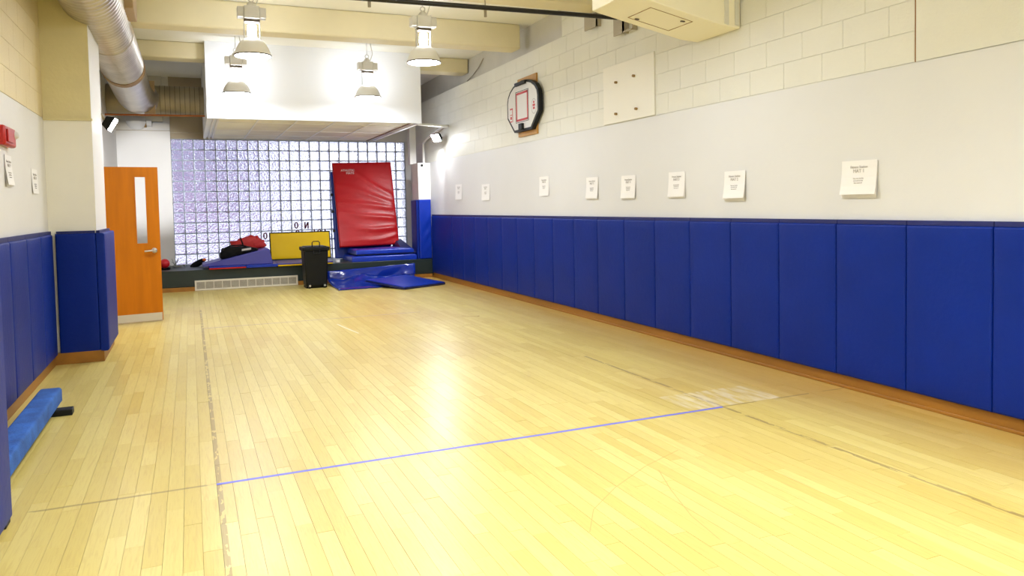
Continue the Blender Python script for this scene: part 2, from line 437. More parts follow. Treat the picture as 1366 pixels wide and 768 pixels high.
box(XL-.01, 2.5, 0, XC, 3.8, ZC).build('pillar', M['column'], wl)
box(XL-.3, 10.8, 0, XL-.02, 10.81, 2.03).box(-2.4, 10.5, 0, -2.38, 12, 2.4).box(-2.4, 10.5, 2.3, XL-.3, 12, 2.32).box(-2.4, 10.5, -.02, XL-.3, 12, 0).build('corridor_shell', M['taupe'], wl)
tag(box(XL, 3.8, 0, XL+.02, 8.1, .10).build('baseboard_left', M['oak'], bevel=.004), kind='structure')
tag(box(XL, 8.10, 0, XC+.03, 8.15, .11).box(XC, 8.15, 0, XC+.03, 9.1, .11).build('baseboard_pillar', M['oak'], bevel=.004), kind='structure')

# door leaf, hinged on the left wall and standing open
A = Vector((-1.20, 10.66)); Bp = Vector((-.376, 10.80)); dv = (Bp-A).normalized(); dn = Vector((dv.y, -dv.x))
dw = (Bp-A).length; TH = .045
def dpt(u, t, z): q = A+dv*u+dn*t; return (q.x, q.y, z)
def dbox(mb, u0, u1, t0, t1, z0, z1):
    return mb.hexa([dpt(u0,t0,z0), dpt(u1,t0,z0), dpt(u1,t1,z0), dpt(u0,t1,z0), dpt(u0,t0,z1), dpt(u1,t0,z1), dpt(u1,t1,z1), dpt(u0,t1,z1)])
g0, g1, h0, h1 = dw-.275, dw-.145, 1.01, 1.868
mb = MB()
dbox(mb, 0, g0, 0, TH, .012, 1.99); dbox(mb, g1, dw, 0, TH, .012, 1.99); dbox(mb, g0, g1, 0, TH, .012, h0); dbox(mb, g0, g1, 0, TH, h1, 1.99)
dr = struct(mb.build('door_1', M['door'])); tag(dr, 'orange wooden door standing open by the padded pillar, narrow glass slot', 'door')
dbox(MB(), g0, g1, .018, .026, h0, h1).build('pane', M['pane'], dr)
mb = MB()
for (a, b, c, d) in ((g0-.008, g0+.006, h0-.008, h1+.008), (g1-.006, g1+.008, h0-.008, h1+.008)): dbox(mb, a, b, TH, TH+.006, c, d)
dbox(mb, g0, g1, TH, TH+.006, h1-.006, h1+.008); dbox(mb, g0, g1, TH, TH+.006, h0-.008, h0+.006)
mb.build('glazing_bead', M['door'], dr)
kp = dbox(MB(), .01, dw-.01, TH, TH+.004, .014, .112).build('kick_plate', M['kick'], dr); kp['label'] = 'pale metal kick plate'
hm = MB(); k0 = dpt(dw-.075, TH, .92); nrm = Vector((dn.x, dn.y, 0))
hm.tube([Vector(k0), Vector(k0)+nrm*.012], .034, 16); hm.tube([Vector(k0), Vector(k0)+nrm*.05], .012, 10)
q0 = Vector(k0)+nrm*.05; hm.tube([q0, q0-Vector((dv.x, dv.y, .02))*.045, q0-Vector((dv.x, dv.y, .06))*.12], .011, 10)
hm.lathe([(0,-.03),(.022,-.024),(.03,0),(.022,.024),(0,.03)], c=tuple(q0), n=14)
hd = hm.build('door_handle', M['steel'], dr, smooth=True); hd['label'] = 'steel door handle'
mb = MB()
mb.box(XL-.02, 10.74, 0, XL+.02, 10.80, 2.09).box(XL-.02, 11.70, 0, XL+.02, 11.76, 2.09).box(XL-.02, 10.80, 2.03, XL+.02, 11.70, 2.09)
tag(mb.build('trim_1', M['kick'], bevel=.004), kind='structure')

# ---------------------------------------------------------------- far wall, window of glass blocks, ledge
GX0, GX1, GZ0, GZ1 = -.30, 4.33, .37, 2.815
wf = struct(box(XL-.3, 15.9, 0, GX0, YF+.35, 3.10).box(XL-.3, 16.05, 3.1, GX0, YF+.35, ZC).box(GX0, YF, GZ1, XR+.3, YF+.35, ZC).box(GX0, YF, 0, XR+.3, YF+.35, GZ0).box(GX1, YF, GZ0, XR+.3, YF+.35, GZ1).build('wall_far', M['white']))
box(GX0-.0, YF-.03, GZ1+.005, .30, YF-.002, ZC).build('lintel_face', M['taupe'], wf)
box(GX0, YF-.045, 2.93, .30, YF-.03, 2.945).build('lintel_line', M['bracket'], wf)
box(XL, 15.885, 2.955, GX0, 15.90, 2.966).build('wall_line', M['bracket'], wf)
box(-.72, 15.93, 3.14, -.42, 16.04, ZC).build('pilaster', M['greywall'], wf)
win = struct(bpy.data.objects.new('window_1', None)); COL.objects.link(win)
tag(win, 'wide window wall of wavy glass blocks at the far end', 'window')
NC, NR = 23, 12; pw, ph = (GX1-GX0)/NC, (GZ1-GZ0)/NR; j = .009
mb = MB()
for i in range(NC+1): mb.box(GX0+i*pw-j, YF-.004, GZ0, GX0+i*pw+j, YF+.09, GZ1)
for k in range(NR+1): mb.box(GX0, YF-.003, GZ0+k*ph-j, GX1, YF+.089, GZ0+k*ph+j)
mb.build('mortar', M['mortar'], win)
bm_ = box(-pw/2+j-.001, 0, -ph/2+j-.001, pw/2-j+.001, .085, ph/2-j+.001)
gme = bm_.mesh('glass_block', M['glass'], True)
bm = bmesh.new(); bm.from_mesh(gme); bmesh.ops.bevel(bm, geom=bm.edges[:], offset=.010, segments=2, affect='EDGES'); bm.to_mesh(gme); bm.free(); gme.shade_smooth()
for i in range(NC):
    for k in range(NR):
        o = bpy.data.objects.new('glass_block', gme); COL.objects.link(o); o.parent = win
        o.location = (GX0+(i+.5)*pw, YF, GZ0+(k+.5)*ph)
# letters stuck on the glass, seen from behind
def letter(ch, x, z, label, h=.135):
    bm2 = MB(); w = h*.66; t = .028; y0, y1 = YF-.012, YF-.005
    def bar(pts): bm2.add([(p[0], y0, p[1]) for p in pts]+[(p[0], y1, p[1]) for p in pts], [(0,1,2,3),(7,6,5,4),(0,4,5,1),(1,5,6,2),(2,6,7,3),(3,7,4,0)])
    if ch == 'O':
        n = 20
        for q in range(n):
            a, b = 2*PI*q/n, 2*PI*(q+1)/n
            def P(t_, s_): return (x+math.cos(t_)*(w/2-s_), z+math.sin(t_)*(h/2-s_*.8))
            bar([P(a, 0), P(b, 0), P(b, t), P(a, t)])
    if ch == 'N':   # reversed
        bar([(x-w/2, z-h/2), (x-w/2+t, z-h/2), (x-w/2+t, z+h/2), (x-w/2, z+h/2)])
        bar([(x+w/2-t, z-h/2), (x+w/2, z-h/2), (x+w/2, z+h/2), (x+w/2-t, z+h/2)])
        bar([(x-w/2, z-h/2), (x-w/2+t, z-h/2), (x+w/2, z+h/2), (x+w/2-t, z+h/2)])
    if ch == 'I': bar([(x-t/2, z-h/2), (x+t/2, z-h/2), (x+t/2, z+h/2), (x-t/2, z+h/2)])
    tag(bm2.build('letter', M['maroon']), label, 'letter', 'letters stuck on the glass blocks')
letter('O', 2.00, 1.083, 'dark red letter O on the glass blocks, in the upper row above the yellow mat')
letter('N', 2.205, 1.077, 'dark red reversed letter N on the glass blocks above the yellow mat')
letter('O', 1.384, .888, 'dark red letter O on the glass blocks beside the red bag')
for x_, c_, w_ in ((2.02, 'O', 'first'), (2.36, 'I', 'second'), (2.46, 'O', 'third'), (2.58, 'I', 'fourth')):
    letter(c_, x_, .925, 'dark letter mostly hidden behind the yellow mat, %s from the bin side' % w_)

lg = struct(box(XL, LEDGE_Y, .075, XR, YF-.002, LEDGE_Z).build('ledge', M['green'], bevel=.008)); tag(lg, 'long dark green ledge below the glass block window', 'ledge')
tag(box(XL, LEDGE_Y-.012, 0, XR-.04, LEDGE_Y+.02, .074).build('baseboard_far', M['oak']), kind='structure')
# vent grille in the ledge front
gr = thing('vent_grille', 'long cream vent grille set low in the dark green ledge front', 'vent', (.91, LEDGE_Y, 0))
gx0, gx1, gz0, gz1 = .03, 1.80, .006, .186; gy = LEDGE_Y-.034
box(gx0, gy, gz0, gx1, LEDGE_Y-.013, gz0+.03).box(gx0, gy, gz1-.03, gx1, LEDGE_Y-.013, gz1).box(gx0, gy, gz0+.03, gx0+.03, LEDGE_Y-.013, gz1-.03).box(gx1-.03, gy, gz0+.03, gx1, LEDGE_Y-.013, gz1-.03).build('frame', M['grille'], gr)
box(gx0+.02, gy+.012, gz0+.02, gx1-.02, LEDGE_Y-.013, gz1-.02).build('mesh_backing', M['grille_dk'], gr)
for i in range(1, 12):
    xx = gx0+.03+(gx1-gx0-.06)*i/12; box(xx-.006, gy+.003, gz0+.03, xx+.006, gy+.012, gz1-.03).build('divider', M['grille'], gr)
mb = MB()
for i in range(8): mb.box(gx0+.03, gy+.006, gz0+.037+i*.0145, gx1-.03, gy+.012, gz0+.042+i*.0145)
o = mb.build('fine_bars', M['grille'], gr); o['kind'] = 'stuff'

# ---------------------------------------------------------------- back wall, ceiling, beams, soffit
struct(box(XL-.3, YN-.3, 0, XR+.3, YN, ZC).build('wall_back', M['white']))
ce = struct(box(XL-.3, YN-.3, ZC, XR+.3, YF+.35, ZC+.2).build('ceiling', M['ceil']))
for (y0, y1, z0, xe) in ((7.55, 7.9, 3.65, XR), (10.0, 10.31, 3.65, XR), (12.62, 12.95, 3.75, XR+.15)):
    box(XL, y0, z0, xe, y1, ZC).build('beam', M['beam'], ce, bevel=.02)
SX0, SX1, SY0, SZ = .29, 3.68, 12.45, 2.83
sf = box(SX0, SY0+.05, SZ, SX0+.05, YF-.03, ZC).box(SX0, SY0, SZ, SX1, SY0+.05, ZC).box(SX1-.05, SY0+.05, SZ, SX1, YF-.03, ZC).box(SX0+.05, SY0+.05, SZ+.03, SX1-.05, YF-.03, SZ+.06).build('soffit', M['purewhite'], ce)
xs = [.455, 1.042, 1.64, 2.25, 2.87, 3.50]
ys = [SY0+.06, 13.05, 14.27, 15.2, YF-.04]
for i in range(5):
    for k in range(4):
        t_ = 'tile' if (k == 0 or (i in (0,)) or (i == 4 and k > 1)) else 'tile2'
        box(xs[i]+.012, ys[k]+.008, SZ+.008, xs[i+1]-.012, ys[k+1]-.008, SZ+.028).build('ceiling_tile', M[t_], sf)
for i, xx in enumerate([.39, .455, 1.042, 1.64, 2.25, 2.87]): box(xx-.013, SY0+.05, SZ-.001, xx+.013, YF-.03, SZ+.029).build('grid_bar', M['tbar'], sf)
box(3.487, SY0+.05, SZ-.004, 3.513, YF-.03, SZ+.029).build('edge_bar', M['tbar2'], sf)
mb = MB()
for yy in ys[1:-1]: mb.box(SX0+.17, yy-.008, SZ+.001, 3.49, yy+.008, SZ+.028)
mb.build('cross_bar', M['tbar'], sf)
box(SX1, YF-.05, GZ1, XR, YF-.002, 3.4).build('lintel_face', M['white'], wf)

# ---------------------------------------------------------------- blue wall pads
PITCH_P = .5965; PZ0, PZ1 = .095, 1.222
def pad_fn(seed):
    r = random.Random(seed); a, b = r.uniform(0, 6), r.uniform(0, 6)
    return lambda s, t: .003*math.sin(3*s+a)*math.sin(7*t+b) + .006*math.sin(PI*s)*math.sin(PI*t)
def pad_mesh(W_, H_, T=.042, seed=1):
    return MB().cushion((0,0,0), (0,1,0), (0,0,1), (-1,0,0), W_-.004, H_, T, 6, 12, .016, pad_fn(seed))
names = []
proto = pad_mesh(PITCH_P, PZ1-PZ0).mesh('wall_pad', M['blue'], True)
strip = box(-.03, 0, 0, 0, PITCH_P-.006, .03).mesh('top_strip', M['blue_dk'])
y = 3.013-PITCH_P
for k in range(19):
    lab = 'blue padded panel on the right wall, %s from the near right edge' % ORD[k]
    last = k == 18
    w_ = (LEDGE_Y-.02-y) if last else PITCH_P
    m_ = proto if not last else pad_mesh(w_, PZ1-PZ0).mesh('wall_pad', M['blue'], True)
    o = bpy.data.objects.new('wall_pad', m_); COL.objects.link(o); o.location = (XR-.004, y+.002, PZ0)
    tag(o, lab, 'wall pad', 'blue pads along the right wall')
    s_ = bpy.data.objects.new('top_strip', strip); COL.objects.link(s_); s_.parent = o; s_.location = (0, 0, PZ1-PZ0+.001)
    if last: s_.scale = (1, w_/PITCH_P, 1)
    y += PITCH_P
# left wall pads
pm = MB().cushion((0,0,0), (0,1,0), (0,0,1), (1,0,0), .596, PZ1-PZ0, .042, 6, 12, .016, pad_fn(5)).mesh('wall_pad', M['blue'], True)
stl = box(0, 0, 0, .03, .594, .03).mesh('top_strip', M['blue_dk'])
for k in range(7):
    o = bpy.data.objects.new('wall_pad', pm); COL.objects.link(o); o.location = (XL, 8.085-(k+1)*.6, PZ0)
    tag(o, 'blue padded panel on the left wall, %s back from the padded pillar' % ORD[k], 'wall pad', 'blue pads along the left wall')
    s_ = bpy.data.objects.new('top_strip', stl); COL.objects.link(s_); s_.parent = o; s_.location = (0, 0, PZ1-PZ0+.001)
def single_pad(o_, u, n, W_, z0, z1, label, T=.05, fn=None, nv=12, cat='wall pad', m='blue', strip_=True):
    o = MB().cushion(o_, u, (0,0,1), n, W_, z1-z0, T, 6, nv, .016, fn).build('wall_pad', M[m], smooth=True)
    tag(o, label, cat)
    if strip_:
        a = Vector(o_); uu = Vector(u); nn = Vector(n)
        p = [a+uu*.01, a+uu*(W_-.01), a+uu*(W_-.01)+nn*.03, a+uu*.01+nn*.03]
        MB().hexa([(q.x, q.y, z1+.001) for q in p]+[(q.x, q.y, z1+.024) for q in p]).build('top_strip', M['blue_dk'], o)
    return o
single_pad((-1.165, 8.149, .10), (1,0,0), (0,-1,0), .335, .10, 1.225, 'dark blue pad on the front of the pillar beside the open door')
single_pad((XC+.003, 8.10, .10), (0,1,0), (1,0,0), 1.0, .10, 1.225, 'narrow blue pad on the room side of the pillar beside the door', T=.07)
single_pad((XC+.003, 2.5, .10), (0,1,0), (1,0,0), 1.33, .10, 1.225, 'pale blue pad edge on the near pillar at the photo\'s left border', T=.07)

# ---------------------------------------------------------------- corner chase with its pad, pipes
ch = struct(box(4.20, 14.55, LEDGE_Z, XR-.005, 14.98, 2.285).build('trim_2', M['white'], bevel=.005))
box(4.17, 15.0, 2.28, 4.30, 15.15, 3.55).build('hanging_panel', M['white'], ch)
MB().tube([(4.28, 14.549, 2.235), (4.28, 14.535, 2.235)], .026, 14).build('black_hole_cap', M['black'], ch)
MB().tube([(4.385, 14.75, 2.28), (4.385, 14.75, 2.70), (4.40, 14.5, 2.78), (4.43, 13.6, 2.90)], .028, 10).build('white_pipe', M['white'], ch, smooth=True)
MB().hexa([(3.66, 12.62, 2.82), (4.45, 13.30, 2.87), (4.45, 13.37, 2.87), (3.66, 12.70, 2.82), (3.66, 12.62, 2.85), (4.45, 13.30, 2.91), (4.45, 13.37, 2.91), (3.66, 12.70, 2.85)]).build('cross_bar', M['cream'], ch)
def corner_fn(s, t): return .010*math.sin(26*t-7*s+2*math.sin(3*t))*s*(1-abs(2*t-.9))
single_pad((4.19, 14.549, LEDGE_Z+.004), (1,0,0), (0,-1,0), .248, LEDGE_Z+.004, 1.555, 'tall narrow blue pad on the ledge in the far right corner', T=.05, fn=corner_fn, nv=40, m='blue2', strip_=False)
single_pad((4.199, 14.96, LEDGE_Z+.004), (0,-1,0), (-1,0,0), .40, LEDGE_Z+.004, 1.55, 'dark blue pad on the window side of the far corner post', T=.05, strip_=False)

# ---------------------------------------------------------------- ducts
md = thing('round_duct', 'long round metal duct along the left ceiling with a ribbed cross branch', 'duct', (-.78, 8, 3.43))
def ribbed(path0, path1, R, step=.11, rib=.007):
    a, b = Vector(path0), Vector(path1); n = int((b-a).length/step); pts = []; rf = []
    for i in range(n):
        for (f, r) in ((0, R), (.42, R), (.5, R+rib), (.58, R)): pts.append(a.lerp(b, (i+f)/n)); rf.append(r)
    pts.append(b); rf.append(R); return pts, rf
P_, RF = ribbed((-.79, 1.0, 3.45), (-.785, 9.6, 3.44), .26); MB().tube(P_, .26, 28, rf=RF).build('duct_body', M['galv'], md, smooth=True)
P_, RF = ribbed((-.785, 9.6, 3.44), (-.78, 11.6, 3.42), .268, .09, .004); MB().tube(P_, .26, 28, rf=RF).build('duct_sleeve', M['galv'], md, smooth=True)
MB().tube([(-.78, 11.55, 3.42), (-.78, 11.78, 3.418)], .277, 28).build('tape_band', M['tape_brown'], md, smooth=True)
el = [(-.78, 11.7, 3.42), (-.78, 12.5, 3.40), (-.775, 13.2, 3.36), (-.765, 13.6, 3.325), (-.74, 13.88, 3.31), (-.69, 14.06, 3.31), (-.61, 14.16, 3.31)]
MB().tube(el, .27, 28, rf=[.27, .27, .27, .265, .26, .255, .25]).build('elbow', M['galv'], md, smooth=True)
box(-.66, 8.35, 3.42, -.44, 8.95, 3.70).build('side_register', M['regbrown'], md, bevel=.01)
box(-.62, 8.42, 3.70, -.48, 8.88, 3.99).build('register_neck', M['galv'], md)
hz = md
mb = MB()
for i in range(9):
    xx = -.40+.155*i*.5
    mb.tube([(xx-.004, 14.3, 3.32), (xx+.004, 14.3, 3.32)], .2545, 32)
mb.build('branch_seam', M['darkrim'], md, smooth=True)['kind'] = 'stuff'
P_, RF = ribbed((XL+.005, 14.3, 3.32), (SX0-.002, 14.3, 3.32), .25, .15, .004); MB().tube(P_, .25, 32, rf=RF).build('cross_branch', M['galv_dull'], hz, smooth=True)
box(-.64, 13.97, 3.05, -.47, 13.99, 3.60).build('flange_plate', M['regbrown'], hz)
tag(MB().tube([(XL, 13.95, 3.02), (SX0, 13.95, 3.035)], .016, 10).build('copper_pipe', M['copper'], smooth=True), 'thin copper coloured pipe running below the short cross duct', 'pipe')
tag(MB().tube([(-1.14, 11.9, 0.0), (-1.14, 11.9, 3.2)], .055, 14).build('white_pipe', M['white'], smooth=True), 'white vertical pipe on the left wall behind the open door', 'pipe')
bx = thing('siren_dome', 'white half dome fitting below the copper pipe on the far wall', 'dome', (-.83, 15.86, 3.02))
MB().lathe([(.0,-.13),(.08,-.115),(.14,-.07),(.17,0),(.17,.02),(0,.02)], c=(-.86, 15.70, 3.08), n=24).build('dome', M['purewhite'], bx, smooth=True)
box(-.73, 15.66, 3.0, -.69, 15.74, 3.10).build('brass_clip', M['tape_brown'], bx)
box(-.69, 15.64, 3.03, -.60, 15.89, 3.12).build('junction_box', M['purewhite'], bx, bevel=.01)

# boxed duct at the right wall
bd = thing('boxed_duct', 'cream boxed duct sloping down to the right wall near the ceiling', 'duct', (4.2, 5.6, 3.2))
y0, y1 = 5.30, 5.90
def prism(mb, prof, ya, yb):
    n = len(prof); mb.add([(p[0], ya, p[1]) for p in prof]+[(p[0], yb, p[1]) for p in prof],
        [tuple(range(n)), tuple(reversed(range(n, 2*n)))]+[(i, (i+1) % n, n+(i+1) % n, n+i) for i in range(n)]); return mb
prism(MB(), [(3.33, 3.104), (4.26, 2.918), (XR-.001, 2.905), (XR-.001, ZC-.005), (3.33, ZC-.005)], y0, y1).build('casing', M['casing'], bd, bevel=.006)
prism(MB(), [(4.29, 2.93), (4.33, 2.925), (4.33, ZC-.01), (4.29, ZC-.01)], y0-.012, y0).build('edge_batten', M['cream'], bd)
prism(MB(), [(4.40, 2.93), (4.44, 2.925), (4.44, ZC-.01), (4.40, ZC-.01)], y0-.012, y0).build('edge_batten', M['cream'], bd)
def zs(x): return 3.19+(x-2.9)*(2.918-3.19)/(4.26-2.9)
mb = MB()
for (xa, xb, ya, yb) in ((3.62, 4.05, 5.42, 5.425), (3.62, 4.05, 5.775, 5.78), (3.62, 3.626, 5.42, 5.78), (4.044, 4.05, 5.42, 5.78)):
    mb.hexa([(xa, ya, zs(xa)-.003), (xb, ya, zs(xb)-.003), (xb, yb, zs(xb)-.003), (xa, yb, zs(xa)-.003), (xa, ya, zs(xa)+.003), (xb, ya, zs(xb)+.003), (xb, yb, zs(xb)+.003), (xa, yb, zs(xa)+.003)])
mb.build('access_panel_seam', M['tape_brown'], bd)
for (xa, ya) in ((3.69, 5.74), (3.98, 5.47)): box(xa-.02, ya-.008, zs(xa)-.012, xa+.02, ya+.008, zs(xa)-.002).build('latch', M['darkrim'], bd)

# black pipe across the ceiling
bp_ = thing('ceiling_pipe', 'black horizontal pipe hung across the room below the ceiling', 'pipe', (2, 7.38, 3.43))
MB().tube([(-.42, 7.36, 3.415), (4.40, 7.22, 3.44)], .024, 12).build('pipe', M['pipeblk'], bp_, smooth=True)
for xx in (.2, 1.676, 2.886):
    MB().tube([(xx, 7.35, 3.44), (xx, 7.35, ZC)], .008, 8).tube([(xx, 7.35, 3.36), (xx, 7.35, 3.46)], .016, 8).build('hanger_rod', M['bracket'], bp_, smooth=True)
box(4.385, 7.10, 3.25, XR, 7.12, 3.46).box(4.385, 7.10, 3.25, 4.40, 7.30, 3.47).box(4.385, 6.93, 3.25, 4.41, 7.12, 3.265).box(4.40, 6.93, 3.25, XR, 6.945, 3.33).build('wall_bracket', M['bracket'], bp_)
tag(box(4.40, 7.70, 3.46, 4.415, 7.99, 3.62).box(4.40, 7.70, 3.46, XR, 7.715, 3.62).build('wall_bracket', M['bracket']), 'grey angle bracket on the right wall behind the black pipe', 'bracket')
tag(MB().tube([(4.62, 11.9, 3.88), (4.60, 12.08, 3.76), (4.60, 12.35, 3.68), (4.61, 12.7, 3.62)], .008, 6).build('cable', M['bracket'], smooth=True), 'loose grey cable looping above the far end of the right wall', 'cable')

# ---------------------------------------------------------------- high bay lamps
def make_lamp(loc, label):
    x, y, z = loc
    t = thing('high_bay_lamp', label, 'lamp', (x, y, z), 'high bay lamps hanging from the ceiling')
    pr = [(.200, 0), (.197, .02), (.188, .05), (.172, .09), (.150, .13), (.120, .165), (.085, .188), (.06, .195)]
    MB().lathe(pr+[(r-.004, h) for r, h in reversed(pr)], c=loc, n=36).build('reflector', M['alu'], t, smooth=True)
    MB().lathe([(.197, -.006), (.206, -.006), (.206, .008), (.197, .008), (.197, -.006)], c=loc, n=36).build('rim', M['darkrim'], t, smooth=True)
    MB().lathe([(.0, .012), (.19, .012)], c=loc, n=36).build('lens', M['lens'], t)
    MB().lathe([(.0, .19), (.045, .195), (.05, .25), (.045, .34), (.0, .36)], c=loc, n=18).build('bulb_neck', M['bulb'], t, smooth=True)
    for s in (-1, 1):
        b = box(x+s*.085-.004, y-.03, z+.17, x+s*.085+.004, y+.03, z+.385); b.build('yoke_plate', M['steel'], t)
    box(x-.085, y-.055, z+.372, x+.085, y+.055, z+.405).build('clamp_band', M['darkrim'], t, bevel=.006)
    box(x-.085, y-.075, z+.405, x+.085, y+.075, z+.55).build('ballast_box', M['ballast'], t, bevel=.012)
    for s in (-1, 1): box(x+s*.085, y-.06, z+.42, x+s*.155, y+.06, z+.535).build('side_housing', M['ballast'], t, bevel=.008)
    MB().lathe([(.055, .55), (.045, .585), (.02, .61), (.0, .615)], c=loc, n=18).build('top_cap', M['ballast'], t, smooth=True)
    ring = [(x+.028*math.cos(a), y, z+.635+.028*math.sin(a)) for a in [2*PI*i/14 for i in range(15)]]
    MB().tube(ring, .006, 6, cap=False).build('hook', M['steel'], t, smooth=True)
    MB().tube([(x, y, z+.66), (x, y, ZC)], .005, 6).build('hanger_chain', M['steel'], t, smooth=True)
    MB().tube([(x+.05, y, z+.57), (x+.09, y, z+.68), (x+.06, y, ZC)], .006, 6).build('power_cord', M['ballast'], t, smooth=True)
    return t
LZ = 3.14
near_lens = MB().lathe([(0, .10), (.15, .10)], n=36).mesh('lens', M['near_lens'])
l1 = make_lamp((.72, 9.08, LZ+.02), 'high bay lamp nearer the camera, on the side of the round duct')
for loc, lab in (((2.65, 8.80, LZ), 'high bay lamp just below the black ceiling pipe'),
                 ((.70, 11.92, LZ), 'far high bay lamp on the duct side before the white soffit box'),
                 ((2.63, 11.81, LZ), 'far high bay lamp nearer the backboard wall before the white soffit box'),
                 ((.72, 5.4, LZ+.02), 'high bay lamp over mid floor on the left side, above the frame'),
                 ((2.65, 5.3, LZ), 'high bay lamp over mid floor on the right side, above the frame'),
                 ((.65, 2.0, LZ+.02), 'high bay lamp over the near floor on the left side, above the frame'),
                 ((2.35, 1.9, LZ), 'high bay lamp over the near floor on the right side, above the frame'),
                 ((.72, -.6, LZ+.02), 'high bay lamp beside the camera on the left side, above the frame'),
                 ((2.65, -.7, LZ), 'high bay lamp beside the camera on the right side, above the frame')):
    c = copy_tree(l1, Vector(loc)-l1.location, lab)
    if loc[1] < 5:        # unseen lamps given a stronger, deeper lens to brighten the near floor
        for o in COL.objects:
            if o.parent == c and o.name.startswith('lens'): o.data = near_lens

# flood lamps
def flood(loc, n, wall, label, lens, aim, watts, cone):
    loc, n = Vector(loc), Vector(n).normalized(); t = thing('flood_lamp', label, 'lamp', tuple(loc))
    a = n.cross(Vector((0,0,1))).normalized(); b = a.cross(n)
    def P(i, j, k): return loc + a*i + b*j + n*k
    def bx_(mb, i0, i1, j0, j1, k0, k1, tp=1):
        return mb.hexa([P(i0*tp,j0*tp,k0), P(i1*tp,j0*tp,k0), P(i1*tp,j1*tp,k0), P(i0*tp,j1*tp,k0), P(i0,j0,k1), P(i1,j0,k1), P(i1,j1,k1), P(i0,j1,k1)])
    bx_(MB(), -.11, .11, -.085, .085, -.09, .0, .6).build('housing', M['black'], t, bevel=.008)
    bx_(MB(), -.098, .098, -.072, .072, .0, .004).build('lens', M[lens], t)
    sp = bpy.data.lights.new('flood_beam', 'SPOT'); sp.energy = watts; sp.spot_size = math.radians(cone); sp.spot_blend = .7; sp.shadow_soft_size = .06; sp.color = (.95, .97, 1.0)
    so = bpy.data.objects.new('flood_beam', sp); COL.objects.link(so); so.location = loc+n*.03
    so.rotation_euler = (Vector(aim)-so.location).to_track_quat('-Z', 'Y').to_euler()
    MB().tube([loc-n*.09, Vector(wall)], .014, 8).build('arm', M['bracket'], t, smooth=True)
    return t
flood((4.28, 13.56, 2.69), (-.75, -.35, -.55), (XR-.004, 13.75, 2.72), 'bright flood lamp on the right wall in the far corner', 'flood', (4.2, 14.5, 1.7), FLOOD_W*.8, 95)
flood((-.74, 9.30, 2.37), (.86, -.05, -.50), (XC, 9.06, 2.46), 'bright flood lamp on the pillar above the open door', 'flood_left', (-.68, 15.9, 2.05), FLOOD_W*11, 21)

# ---------------------------------------------------------------- notices on the walls
def notice(wall, y0, y1, z0, z1, label, lines, sheets=1):
    s = -1 if wall == 'R' else 1; X = (XR-.004) if wall == 'R' else XL
    yc, w, h = (y0+y1)/2, abs(y1-y0), z1-z0
    t = thing('paper_notice', label, 'paper', (X, yc, z0), 'paper notices on the %s wall' % ('right' if wall == 'R' else 'left'))
    rr = random.Random(int(y0*100))
    for i in range(sheets):
        off = .0015+.003*i; dz = (0 if i == sheets-1 else -.012*(sheets-1-i)); tl = rr.uniform(-.02, .02)*(1 if i < sheets-1 else .3)
        dy = rr.uniform(-.012, .012) if i < sheets-1 else 0
        mb = MB(); g = 4
        vs = []; 
        for a in range(g+1):
            for q in (0, 1):
                tt = a/g; yy = (q-.5)*w; zz = h*tt
                lift = .018*(1-tt)**2*(.5+.5*i)
                vs.append((X+s*(off+lift), yc+dy+yy*math.cos(tl)-(zz-h)*math.sin(tl), z0+dz+zz+yy*math.sin(tl)))
        mb.add(vs, [(2*a, 2*a+1, 2*a+3, 2*a+2) for a in range(g)])
        o = mb.build('sheet', M['paper'], t); so = o.modifiers.new('thick', 'SOLIDIFY'); so.thickness = .0008
    top = .0015+.003*(sheets-1)+.003
    xa = (0, -1, 0) if wall == 'R' else (0, 1, 0)
    z = z1-.055
    for body, size in lines:
        tt = (z-z0)/h; lf = .018*(1-tt)**2*(.5+.5*(sheets-1))
        text('print', body, size, frame_mw((X+s*(top+lf), yc, z), xa, (0,0,1)), M['ink'], t)
        z -= size*1.25
    return t
def nl(n): return [('Fitness Station', .026), ('MAT %d' % n, .036), ('Step over the line', .013), ('and hold for ten', .013), ('then move on', .013)]
NT = [(4.176, 3.865, 1.435, 1.68, 'widest white paper stack nearest the camera on the right wall', 3),
      (5.509, 5.232, 1.43, 1.672, 'white paper stack with a lifted lower sheet, second from near on right wall', 3),
      (6.376, 6.105, 1.459, 1.705, 'white paper stack with curled corner, third from near on right wall', 2),
      (7.279, 6.992, 1.459, 1.71, 'flat white notice, fourth from near on the right wall', 2),
      (8.092, 7.807, 1.47, 1.723, 'white double notice to the camera side of the backboard, fifth from near', 2),
      (9.437, 9.141, 1.524, 1.789, 'single white notice below the basketball backboard on the right wall', 1),
      (11.677, 11.32, 1.494, 1.759, 'white notice second from the far corner on the right wall', 1),
      (13.013, 12.664, 1.526, 1.80, 'white notice nearest the far corner on the right wall', 1)]
for i, (a, b, c, d, lab, sh) in enumerate(NT): notice('R', b, a, c, d, lab, nl(i+1), sh)
notice('L', 6.44, 6.66, 1.63, 1.85, 'white paper on the left wall below the red fire alarm', nl(9), 2)
notice('L', 7.44, 7.70, 1.59, 1.80, 'white paper on the left wall close to the cream pillar', nl(10), 1)

# fire alarm
fa = thing('fire_alarm', 'red fire alarm horn with a white strobe on the left wall', 'alarm', (XL, 6.5, 1.9))
box(XL, 6.26, 1.905, XL+.05, 6.62, 2.045).build('housing', M['redpl'], fa, bevel=.015)
box(XL+.05, 6.30, 1.93, XL+.062, 6.46, 2.02).build('horn_grille', M['redpl'], fa, bevel=.004)
MB().lathe([(.0, .075), (.02, .07), (.032, .05), (.034, .04)], c=(XL, 6.60, 2.0), n=16, axis='x').build('strobe', M['bbwhite'], fa, smooth=True)

